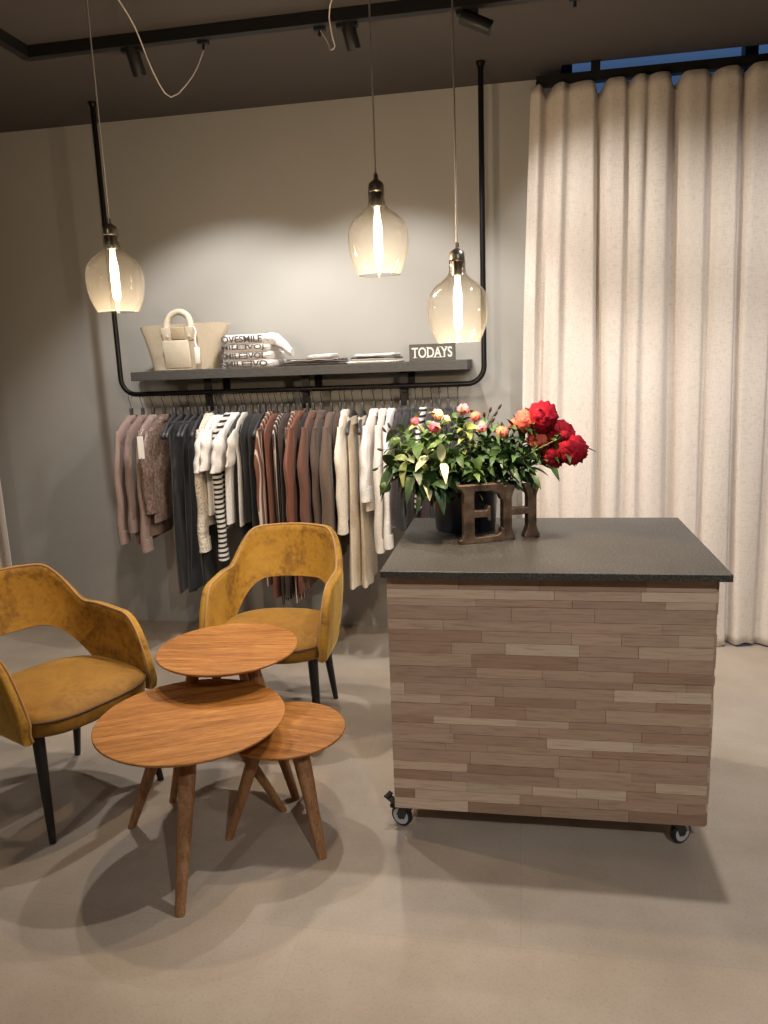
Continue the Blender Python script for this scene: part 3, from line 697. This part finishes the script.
# ------------------------------------------------------------------ armchairs
def sstep(a, b_, x): t = max(0, min(1, (x - a) / (b_ - a))); return t * t * (3 - 2 * t)
def lerp(a, b_, t): return a + (b_ - a) * t
def armchair(label, loc, rz):
    r = thing('armchair', label, 'armchair', loc, rz, 'mustard velvet armchairs')
    A = .246
    def path(s):
        a = abs(s); sg_ = 1 if s >= 0 else -1
        if a < .60:
            an = a / .60 * pi / 2; return Vector((sg_ * A * sin(an), .02 + .245 * cos(an) ** .9, 0)), Vector((sg_ * sin(an), cos(an), 0))
        return Vector((sg_ * (A + .004 * (a - .6) / .4), .02 - (a - .60) / .40 * .235, 0)), Vector((sg_, 0, 0))
    def ztop(s):
        a = abs(s)
        z_ = .805 - .010 * (a / .28) ** 2 if a < .28 else .795
        z_ = lerp(z_, .648, sstep(.20, .45, a))
        z_ = lerp(z_, .636, sstep(.5, .8, a))
        return z_ - .21 * max(0, (a - .74) / .26) ** 2.3
    def zbot(s):
        a = abs(s); return lerp(.578, .366, sstep(.16, .70, a))
    def pt(s, v, off):
        p, nn = path(s); a = abs(s); zt, zb_ = ztop(s), zbot(s); z_ = zb_ + (zt - zb_) * v
        lean = lerp(.20, .06, sstep(.25, .6, a)) * max(0, z_ - .40)
        return p + nn * (lean + off + .006 * sin(pi * v)) + Vector((0, 0, z_))
    ns, nv = 72, 10; th = .036
    bm = B(); rings = []
    for i in range(ns + 1):
        s = -1 + 2 * i / ns; ring = []
        for v in [j / nv for j in range(nv + 1)]: ring.append(pt(s, v, th / 2))
        ring.append(pt(s, 1, th * .3) + Vector((0, 0, .009))); ring.append(pt(s, 1, -th * .3) + Vector((0, 0, .009)))
        for v in [1 - j / nv for j in range(nv + 1)]: ring.append(pt(s, v, -th / 2))
        ring.append(pt(s, 0, 0) - Vector((0, 0, .008)))
        rings.append(ring)
    loft(bm, rings); sh_ = obj('backrest', bm, M['velvet'], r, sharp=75)
    for off in (-th * .32,):
        bm = B(); tube(bm, [pt(-1 + 2 * i / ns, 0, off) for i in range(int(ns * 0), 1)] and [pt(-1, v / 8, off) for v in range(9)] + [pt(-1 + 2 * i / ns, 1, off) + Vector((0, 0, .0085)) for i in range(1, ns)] + [pt(1, 1 - v / 8, off) for v in range(9)], .0042, 8)
        obj('edge_piping', bm, M['piping'], sh_)
    # seat
    bm = B(); n = 56
    def so(k, z_):
        ring = []
        for j in range(n):
            t = 2 * pi * j / n; c_, s_ = cos(t), sin(t); e = .62 if s_ < 0 else .78
            ring.append((.260 * k * (abs(c_) ** e) * (1 if c_ > 0 else -1), -.012 + (.266 if s_ < 0 else .240) * k * (abs(s_) ** e) * (1 if s_ > 0 else -1) , z_))
        return ring
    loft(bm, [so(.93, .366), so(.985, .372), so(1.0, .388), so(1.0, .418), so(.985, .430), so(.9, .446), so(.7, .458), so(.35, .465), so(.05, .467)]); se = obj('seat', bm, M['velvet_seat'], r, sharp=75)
    bm = B(); tube(bm, so(1.004, .424), .0045, 8, closed=True); obj('seat_piping', bm, M['piping_dark'], se)
    bm = B(); loft(bm, [so(.80, .352), so(.82, .367)]); obj('seat_base', bm, M['leg'], r)
    for (tx, ty, fx, fy) in ((-.205, -.19, -.228, -.235), (.205, -.19, .228, -.235), (-.165, .15, -.185, .225), (.165, .15, .185, .225)):
        bm = B(); tube(bm, [(tx, ty, .366), (lerp(tx, fx, .5), lerp(ty, fy, .5), .17), (fx, fy, .0015)], [.021, .0165, .0115], 14); obj('leg', bm, M['leg'], r)
    return r
armchair('mustard velvet armchair at the left edge facing the tables', (-1.665, 2.375, 0), radians(66))
armchair('mustard velvet armchair behind the tables under the hanging clothes', (-1.035, 3.03, 0), radians(0))

# ------------------------------------------------------------------ nested round tables
def round_table(label, cx, cy, z, rad, feet, att, grain):
    r = thing('side_table', label, 'table', (cx, cy, 0), 0, 'nested round oak tables')
    bm = B(); lathe(bm, [(rad * .0, z - .020), (rad - .024, z - .020), (rad - .006, z - .011), (rad, z - .006), (rad, z - .002), (rad - .002, z), (rad * .0, z)][1:-1], 96); o = obj('tabletop', bm, M['oak_top'], r, sharp=30)
    bmesh_rot = Matrix.Rotation(grain, 4, 'Z'); o.data.transform(bmesh_rot.inverted()); o.rotation_euler = (0, 0, grain)
    for (fx, fy), (ax, ay) in zip(feet, att):
        a = Vector((ax - cx, ay - cy, z - .024)); f = Vector((fx - cx, fy - cy, .0))
        bm = B(); rings = []
        d = (f - a).normalized(); side = d.cross(Vector((0, 0, 1))).normalized()
        nrm = Vector((side.y, -side.x, 0))
        for t, w_ in ((0, .026), (.25, .025), (.7, .019), (1, .0145)):
            p = a.lerp(f, t); ring = []
            for j in range(20):
                th = 2 * pi * j / 20; c_, s_ = cos(th), sin(th)
                ring.append(p + side * w_ * (abs(c_) ** .7) * (1 if c_ > 0 else -1) + nrm * w_ * .85 * (abs(s_) ** .7) * (1 if s_ > 0 else -1))
            rings.append(ring)
        loft(bm, rings); obj('leg', bm, M['oak_leg'], r, sharp=50)
    bm = B()
    for (ax, ay) in att:
        v = Vector((ax - cx, ay - cy, 0)); L = v.length + .035; an = math.atan2(v.y, v.x)
        box(bm, (cos(an) * L / 2, sin(an) * L / 2, z - .032), (L, .044, .022), Matrix.Rotation(an, 4, 'Z'), .002)
    obj('under_frame', bm, M['oak_leg'], r, False)
    return r
round_table('large round oak table in front, biggest of the nested three', -1.038, 2.133, .45, .30, [(-.968, 1.803), (-1.32, 2.19), (-.825, 2.345)], [(-1.0, 2.03), (-1.13, 2.155), (-.975, 2.20)], radians(25))
round_table('tall round oak table standing behind the large one', -1.042, 2.485, .55, .252, [(-1.246, 2.352), (-.80, 2.42), (-1.04, 2.74)], [(-1.14, 2.42), (-.95, 2.45), (-1.04, 2.59)], radians(5))
round_table('small low round oak table tucked under the large one at its right', -.768, 2.262, .36, .199, [(-.958, 2.165), (-.622, 2.104), (-.765, 2.44)], [(-.85, 2.235), (-.71, 2.215), (-.772, 2.34)], radians(-8))

# ------------------------------------------------------------------ pendant lamps
def pendant(label, x, y, ztop, cord_up, plug=None, tone=None):
    r = thing('pendant_lamp', label, 'lamp', (x, y, ztop), 0, 'blown glass pendant lamps')
    # origin: top of the metal cap
    bm = B()
    prof = [(.0225, -.022), (.0255, -.034), (.0255, -.055), (.029, -.072), (.044, -.088), (.070, -.108), (.089, -.134), (.095, -.168), (.093, -.205), (.085, -.240), (.073, -.268), (.066, -.280)]
    P = smooth_path([(a, 0, b_) for a, b_ in prof], 4)
    lathe(bm, [(p.x, p.z) for p in P], 56); bm.faces.ensure_lookup_table()
    for f in [f for f in bm.faces if len(f.verts) > 10]: bm.faces.remove(f)
    obj('glass_shade', bm, M['glass'], r, sharp=180)
    bm = B(); rim = [(.066 * cos(2 * pi * k / 48), .066 * sin(2 * pi * k / 48), -.280) for k in range(48)]; tube(bm, rim, .0016, 6, closed=True); obj('glass_rim', bm, M['glass'], r)
    bm = B(); lathe(bm, [(.004, .022), (.006, .021), (.0075, .004), (.011, .002), (.022, -.006), (.0245, -.016), (.0245, -.030), (.020, -.032), (.018, -.034), (.018, -.075), (.012, -.078)], 28); obj('socket', bm, M['pewter'], r)
    bm = B(); lathe(bm, [(.008, -.078), (.0085, -.098), (.011, -.116), (.0135, -.135), (.0135, -.215), (.012, -.232), (.008, -.242), (.003, -.245)], 24); obj('bulb', bm, M['bulb'], r)
    l = bpy.data.lights.new('bulb_light', 'POINT'); l.energy = 20; l.color = (1, .76, .51); l.shadow_soft_size = .018
    lo = bpy.data.objects.new('bulb_light', l); C.objects.link(lo); lo.location = (x, y, ztop - .262)
    bm = B(); tube(bm, [Vector((0, 0, .015)), Vector((0, 0, CEIL - ztop - .02))], .0028, 8); obj('cord', bm, M['cord'], r)
    bm = B(); tube(bm, smooth_path([Vector(p) - Vector((x, y, ztop)) for p in cord_up], 3), .0026, 7); obj('swag_cord', bm, M['white_cord'], r)
    bm = B(); lathe(bm, [(.012, CEIL - ztop - .022), (.012, CEIL - ztop - .001), (.004, CEIL - ztop - .001), (.004, CEIL - ztop - .022)], 14, (0, 0), True); obj('ceiling_hook', bm, M['track'], r)
    if plug:
        bm = B(); q = Vector(plug) - Vector((x, y, ztop)); box(bm, q, (.045, .03, .022), None, .003); tube(bm, [q, q - Vector((0, 0, .03))], .006, 8); obj('track_plug', bm, M['track'], r)
pendant('glass pendant lamp hanging leftmost over the tables', -1.341, 2.5, 2.020, [(-1.341, 2.5, 2.866), (-1.37, 2.75, 2.82), (-1.40, 2.95, 2.79), (-1.403, 3.08, 2.68), (-1.378, 3.17, 2.615), (-1.30, 3.22, 2.70), (-1.262, 3.26, 2.80), (-1.258, 3.275, 2.825)], (-1.258, 3.26, 2.838))
pendant('glass pendant lamp hanging highest, middle of the three', -.436, 2.5, 2.092, [(-.436, 2.5, 2.866), (-.55, 2.8, 2.86), (-.69, 3.1, 2.845), (-.705, 3.18, 2.78), (-.700, 3.2, 2.745), (-.722, 3.22, 2.742), (-.735, 3.235, 2.775), (-.765, 3.25, 2.825)], (-.772, 3.26, 2.838))
pendant('glass pendant lamp hanging lowest, rightmost over the counter', -.189, 2.5, 1.872, [(-.189, 2.5, 2.866), (.05, 2.9, 2.86), (.2, 3.22, 2.845)], (.21, 3.26, 2.838))

# ------------------------------------------------------------------ letters E and H
M['rustwood'] = noisy('weathered bronze brown metal', (.075, .045, .028), (.23, .15, .095), 22, rough=.5, detail=6, bs=.4, bd=.003)
M['rustwood'].node_tree.nodes['Principled BSDF'].inputs['Metallic'].default_value = .35
def extrude_outline(polys, th):
    bm = B()
    for poly in polys:
        fr = [bm.verts.new((x, -th / 2, z)) for x, z in poly]; bk = [bm.verts.new((x, th / 2, z)) for x, z in poly]
        bm.faces.new(fr); bm.faces.new(list(reversed(bk)))
        for i in range(len(poly)): j = (i + 1) % len(poly); bm.faces.new((fr[i], bk[i], bk[j], fr[j]))
    return bm
def serif_stem(x, w_, h, sw, sh_):  # vertical stem with flared slab serifs
    a = w_ / 2; s = sw / 2; L = []
    half = [(s, 0), (s, sh_), (a + .006, sh_ + .012), (a, sh_ + .03), (a, h - sh_ - .03), (a + .006, h - sh_ - .012), (s, h - sh_), (s, h)]
    return [(x + p[0], p[1]) for p in half] + [(x - p[0], p[1]) for p in reversed(half)]
HL = .188
e = serif_stem(0, .036, HL, .066, .010)
E_poly = [(-.035, 0), (.125, 0), (.125, .042), (.117, .042), (.112, .027), (.098, .020), (.022, .018), (.018, .03), (.018, .083), (.062, .083), (.068, .070), (.076, .070), (.076, .118), (.068, .118), (.062, .105), (.018, .105), (.018, .158), (.022, .168), (.080, .166), (.106, .155), (.115, .134), (.123, .134), (.123, .188), (-.035, .188), (-.035, .178), (-.024, .172), (-.018, .16), (-.018, .028), (-.024, .016), (-.035, .010)]
o = obj('letter_e', extrude_outline([[(x, z_ * 1.07) for x, z_ in E_poly]], .032), M['rustwood'], None, False, loc=(-.172, 2.562, .9205)); o.rotation_euler = (0, 0, math.atan2(.065, .16))
mod(o, 'BEVEL', width=.002, segments=2); tag(o, 'brown metal serif letter E standing in front of the pot', 'letter')
Hp = [serif_stem(0, .032, HL, .056, .010), serif_stem(.092, .032, HL, .056, .010), [(.014, .084), (.078, .084), (.078, .108), (.014, .108)]]
o = obj('letter_h', extrude_outline(Hp, .032), M['rustwood'], None, False, loc=(-.046, 2.632, .9205)); o.rotation_euler = (0, 0, radians(24))
mod(o, 'BEVEL', width=.002, segments=2); tag(o, 'brown metal serif letter H standing right of the E', 'letter')

# ------------------------------------------------------------------ pot and bouquet
PX, PY = -.198, 2.80
bm = B(); lathe(bm, [(.106, .9205), (.110, .925), (.124, 1.108), (.129, 1.11), (.130, 1.125), (.124, 1.127), (.119, 1.12), (.105, .94), (.10, .935)], 48, (PX, PY))
M['pot'] = plain('dark navy plastic', (.012, .014, .022), .35)
tag(obj('flower_pot', bm, M['pot']), 'dark navy bucket holding the bouquet on the stone counter', 'pot')
def leafc(name, a, b_): return noisy(name, a, b_, 12, rough=.45, bs=.15, bd=.002)
LF = [leafc('deep green leaf', (.018, .045, .012), (.045, .095, .022)), leafc('mid green leaf', (.04, .085, .018), (.085, .15, .03)), leafc('olive leaf', (.10, .13, .03), (.20, .23, .06)), leafc('peony leaf', (.025, .06, .018), (.06, .12, .035)), leafc('pale leaf', (.42, .46, .24), (.60, .60, .38))]
M['stem'] = plain('green stem', (.13, .19, .05), .5); M['twig'] = plain('dark twig', (.035, .02, .012), .7)
def leaf(bm, base, d, L, w_, rnd, droop=.3, fold=.25):
    d = d.normalized(); side = d.cross(Vector((rnd.uniform(-.4, .4), rnd.uniform(-.4, .4), 1))).normalized(); nrm = side.cross(d).normalized()
    tw = rnd.uniform(-.6, .6); side, nrm = side * cos(tw) + nrm * sin(tw), nrm * cos(tw) - side * sin(tw)
    rows = []; n = 6
    for i in range(n + 1):
        t = i / n; c = base + d * L * t + Vector((0, 0, -droop * L * t * t)) + nrm * .08 * L * sin(pi * t)
        hw = w_ / 2 * (sin(pi * min(1, t ** .8)) ** .8 if 0 < t < 1 else .02)
        rows.append([bm.verts.new(c - side * hw + nrm * fold * hw), bm.verts.new(c), bm.verts.new(c + side * hw + nrm * fold * hw)])
    for i in range(n):
        for j in range(2): bm.faces.new((rows[i][j], rows[i][j + 1], rows[i + 1][j + 1], rows[i + 1][j]))
def spray(name, label, cat, group, tip, leafL, leafW, nleaf, mat, seed, start=.35, lift=.08, stemmat=None, droop=.3, rad=.0028):
    rnd = random.Random(seed); base = Vector((PX + rnd.uniform(-.05, .05), PY + rnd.uniform(-.05, .04), 1.0)); tip = Vector(tip)
    mid = base.lerp(tip, .5) + Vector((0, 0, lift)); P = smooth_path([base, mid, tip], 10)
    r = thing(name, label, cat, base, 0, group)
    P = [p - base for p in P]
    bm = B(); tube(bm, P, [rad * (1.2 - .5 * i / len(P)) for i in range(len(P))], 7); obj('stem', bm, stemmat or M['stem'], r)
    bm = B()
    for k in range(nleaf):
        t = start + (1 - start) * (k + .5) / nleaf; i = min(len(P) - 2, int(t * (len(P) - 1))); p = P[i].lerp(P[i + 1], t * (len(P) - 1) - i); d = (P[i + 1] - P[i]).normalized()
        an = k * 2.4 + seed; o1 = d.orthogonal().normalized(); o2 = d.cross(o1); out_ = o1 * cos(an) + o2 * sin(an)
        leaf(bm, p, d * .55 + out_ * .9 + Vector((0, -.15, 0)), leafL * rnd.uniform(.7, 1.15), leafW * rnd.uniform(.75, 1.15), rnd, droop * rnd.uniform(.3, 1.4))
    lo = obj('leaves', bm, mat, r, sharp=180)
    return r, P, base
def bloom(bm, c, R, rnd, petals=64, cup=.75, axis=Vector((0, 0, 1))):
    q = Vector((0, 0, 1)).rotation_difference(axis.normalized()).to_matrix()
    for k in range(petals):
        f = (k + .5) / petals; th = k * 2.39996; el = 1.25 - 2.0 * f ** .85; rr_ = R * (.45 + .5 * f)
        o = Vector((cos(th) * cos(el), sin(th) * cos(el), sin(el)))
        side = Vector((-sin(th), cos(th), 0)); upv = o.cross(side) * -1
        w_ = R * rnd.uniform(.42, .62); h = R * rnd.uniform(.5, .7); tilt = rnd.uniform(-.35, .35)
        rows = []
        for i in range(5):
            v = i / 4
            row = []
            for j in range(5):
                u = -1 + j / 2
                p = o * (rr_ * (.55 + .5 * v ** .6) + R * .06 * sin(9 * u + k) * v - R * .16 * (u * u) * 1 + tilt * R * .2 * v) + side * (u * w_ * .75 * (sin(pi * min(1, .22 + v * .5)))) + upv * (h * (v - .45)) + upv * (R * .05 * sin(u * 11 + k * 3) * v)
                row.append(bm.verts.new(q @ p + c))
            rows.append(row)
        for i in range(4):
            for j in range(4): bm.faces.new((rows[i][j], rows[i][j + 1], rows[i + 1][j + 1], rows[i + 1][j]))
def petal_mat(name, a, b_): return noisy(name, a, b_, 16, rough=.8, bs=.2, bd=.003, Specular_IOR_Level=.2)
PM = {'crimson': petal_mat('crimson petal', (.14, .001, .006), (.36, .004, .018)), 'coral': petal_mat('coral petal', (.62, .05, .05), (.80, .20, .12)), 'pink': petal_mat('pink petal', (.60, .05, .10), (.85, .25, .27)), 'peach': petal_mat('peach petal', (.75, .38, .20), (.85, .62, .38))}
def flower(name, cat, label, group, c, R, mat, seed, nleaf=4, leafL=.09, leafW=.026, leafmat=None, lift=.05, petals=70, sepal=True, start=.35):
    r, P, base = spray(name, label, cat, group, c, leafL, leafW, nleaf, leafmat or LF[3], seed, start, lift, droop=.25)
    rnd = random.Random(seed * 3 + 1); bm = B(); ax = (P[-1] - P[-3]).normalized(); ax = (ax * .7 + Vector((rnd.uniform(-.2, .2), -.45, .25))).normalized()
    bloom(bm, P[-1], R, rnd, petals, axis=ax)
    g = bmesh.ops.create_icosphere(bm, subdivisions=2, radius=R * .42, matrix=Matrix.Translation(P[-1]))
    bo = obj('bloom', bm, mat, r, sharp=180)
    if sepal:
        bm = B(); d = (P[-1] - P[-3]).normalized()
        for k in range(5):
            o1 = d.orthogonal().normalized(); o2 = d.cross(o1); out_ = o1 * cos(k * 1.257) + o2 * sin(k * 1.257)
            leaf(bm, P[-1] - d * R * .9, d * .6 + out_, R * 1.1, R * .45, rnd, 0)
        obj('sepals', bm, LF[1], bo, sharp=180)
    return r
# x, y, z of bloom centre, radius, colour, label
PEO = [(.085, 2.66, 1.325, .066, 'crimson', 'large crimson peony at the top right of the bouquet'), (.150, 2.68, 1.262, .060, 'crimson', 'crimson peony below and right of the topmost one'),
       (.185, 2.63, 1.212, .062, 'crimson', 'crimson peony farthest right in the bouquet'), (.125, 2.66, 1.180, .045, 'crimson', 'crimson peony lowest in the right cluster'),
       (.025, 2.66, 1.312, .046, 'coral', 'coral peony left of the large crimson peony'), (.072, 2.69, 1.245, .050, 'coral', 'coral red peony in the middle of the right cluster'),
       (.098, 2.71, 1.205, .042, 'crimson', 'crimson peony tucked behind the right cluster'), (-.058, 2.66, 1.270, .026, 'coral', 'small coral peony just left of the stems'), (-.008, 2.70, 1.293, .028, 'coral', 'small coral peony behind the stems')]
for k, (x, y, z_, R, c, lb) in enumerate(PEO): flower('peony', 'flower', lb, 'peonies at the right of the bouquet', (x, y, z_ + .022), R * 1.04, PM[c], 20 + k, nleaf=7, leafL=.095, leafW=.024, lift=.035, start=.3)
flower('peony_bud', 'flower', 'closed peony bud on a pale stem in front of the crimson blooms', None, (.152, 2.585, 1.282), .024, PM['crimson'], 41, nleaf=3, lift=.03, petals=20)
ROS = [(-.192, 2.70, 1.372, .028, 'pink', 'deep pink rose highest in the bouquet'), (-.288, 2.63, 1.315, .027, 'pink', 'pink rose left of centre below a peach rose'), (-.362, 2.68, 1.335, .020, 'pink', 'small pink rose farthest left'),
       (-.127, 2.66, 1.308, .024, 'pink', 'pink rose right of centre, lower of the right pair'), (-.150, 2.70, 1.345, .024, 'coral', 'coral pink rose right of centre, upper of the right pair'), (-.282, 2.69, 1.358, .026, 'peach', 'peach rose above the left pink rose'),
       (-.252, 2.68, 1.338, .021, 'peach', 'smaller peach rose beside the left pink rose')]
for k, (x, y, z_, R, c, lb) in enumerate(ROS): flower('rose', 'flower', lb, 'roses in the bouquet', (x, y, z_), R, PM[c], 60 + k, nleaf=9, leafL=.05, leafW=.026, leafmat=LF[k % 3], lift=.0, petals=26, start=.4)
tips = [(-.45, 2.66, 1.17), (-.44, 2.72, 1.24), (-.40, 2.64, 1.13), (-.43, 2.78, 1.29), (-.36, 2.60, 1.16), (-.34, 2.66, 1.25), (-.39, 2.64, 1.20), (-.30, 2.58, 1.12)]
for k, tp in enumerate(tips): spray('leafy_branch', 'broad leaved green branch spreading at the left of the bouquet', 'branch', 'broad leaved branches in the bouquet', tp, .09, .046, 14, LF[[0, 1, 0, 1, 0, 1, 2, 0][k]], 90 + k, .35, .05, droop=.5)
tips = [(-.26, 2.62, 1.27), (-.20, 2.60, 1.22), (-.18, 2.66, 1.31), (-.12, 2.64, 1.25), (-.22, 2.72, 1.33), (-.15, 2.60, 1.17), (-.25, 2.60, 1.18), (-.09, 2.70, 1.30), (-.30, 2.70, 1.30), (-.20, 2.85, 1.30)]
for k, tp in enumerate(tips): spray('leafy_branch', 'small leaved green branch filling the middle of the bouquet', 'branch', 'small leaved branches in the bouquet', tp, .060, .030, 24, LF[[1, 0, 2, 0, 0, 1, 0, 1, 1, 0][k]], 120 + k, .4, .0, droop=.4)
tips = [(-.05, 2.64, 1.23), (.0, 2.66, 1.21), (.04, 2.66, 1.17), (-.02, 2.64, 1.19), (.06, 2.70, 1.22), (-.08, 2.62, 1.21), (.02, 2.70, 1.25), (-.03, 2.68, 1.27)]
for k, tp in enumerate(tips): spray('leafy_branch', 'long leaved peony greenery leaning right in the bouquet', 'branch', 'peony greenery in the bouquet', tp, .085, .024, 16, LF[[3, 3, 0, 3, 1, 3, 0, 3][k]], 150 + k, .45, .03, droop=.2)
for k, (tp, lb) in enumerate([((-.315, 2.60, 1.225), 'pale cream leaf at the centre left of the bouquet'), ((-.262, 2.58, 1.20), 'pale cream leaf right of the other pale leaves in the bouquet'), ((-.335, 2.59, 1.115), 'pale cream leaf drooping beside the dark pot')]):
    spray('pale_leaf', lb, 'leaf', 'pale leaves in the bouquet', tp, .075, .036, 2, LF[4], 170 + k, .88, .03, droop=.4)
def twig(label, tips_, seed):
    rnd = random.Random(seed); base = Vector((PX, PY - .02, 1.05)); r = thing('budded_twig', label, 'twig', base, 0, 'dark budded twigs in the bouquet'); bm = B(); b2 = B()
    ax = sum((Vector(q) for q in tips_), Vector()) / len(tips_); fork = base.lerp(ax, .75)
    tube(bm, [Vector(), fork - base], .0016, 6)
    for q in tips_:
        q = Vector(q); tube(bm, smooth_path([fork - base, (fork.lerp(q, .5) - base) + Vector((0, 0, .012)), q - base], 4), .0009, 5)
        d = (q - fork).normalized(); mt = Matrix.Translation(q - base) @ Vector((0, 0, 1)).rotation_difference(d).to_matrix().to_4x4() @ Matrix.Diagonal((.45, .45, 1.1, 1))
        bmesh.ops.create_icosphere(b2, subdivisions=2, radius=.011, matrix=mt)
    obj('twig_stem', bm, M['twig'], r); obj('buds', b2, M['twig'], r)
twig('dark budded twig right of the roses against the wall', [(-.118, 2.66, 1.35), (-.097, 2.66, 1.366), (-.078, 2.66, 1.352), (-.065, 2.66, 1.375), (-.088, 2.66, 1.33)], 1)
twig('dark budded twig reaching out at the left of the bouquet', [(-.468, 2.66, 1.305), (-.485, 2.66, 1.235), (-.505, 2.66, 1.165), (-.45, 2.66, 1.32)], 2)
bm = B(); bmesh.ops.create_icosphere(bm, subdivisions=3, radius=.021)
r = thing('seed_pod', 'round green pod hanging at the lower left of the bouquet', 'pod', (-.468, 2.64, 1.105)); obj('pod', bm, LF[1], r)
bm = B(); tube(bm, smooth_path([(0, 0, .018), (.02, .03, .06), (.14, .10, .09), (.27, .13, .0)], 6), .0018, 6); obj('stem', bm, M['stem'], r)
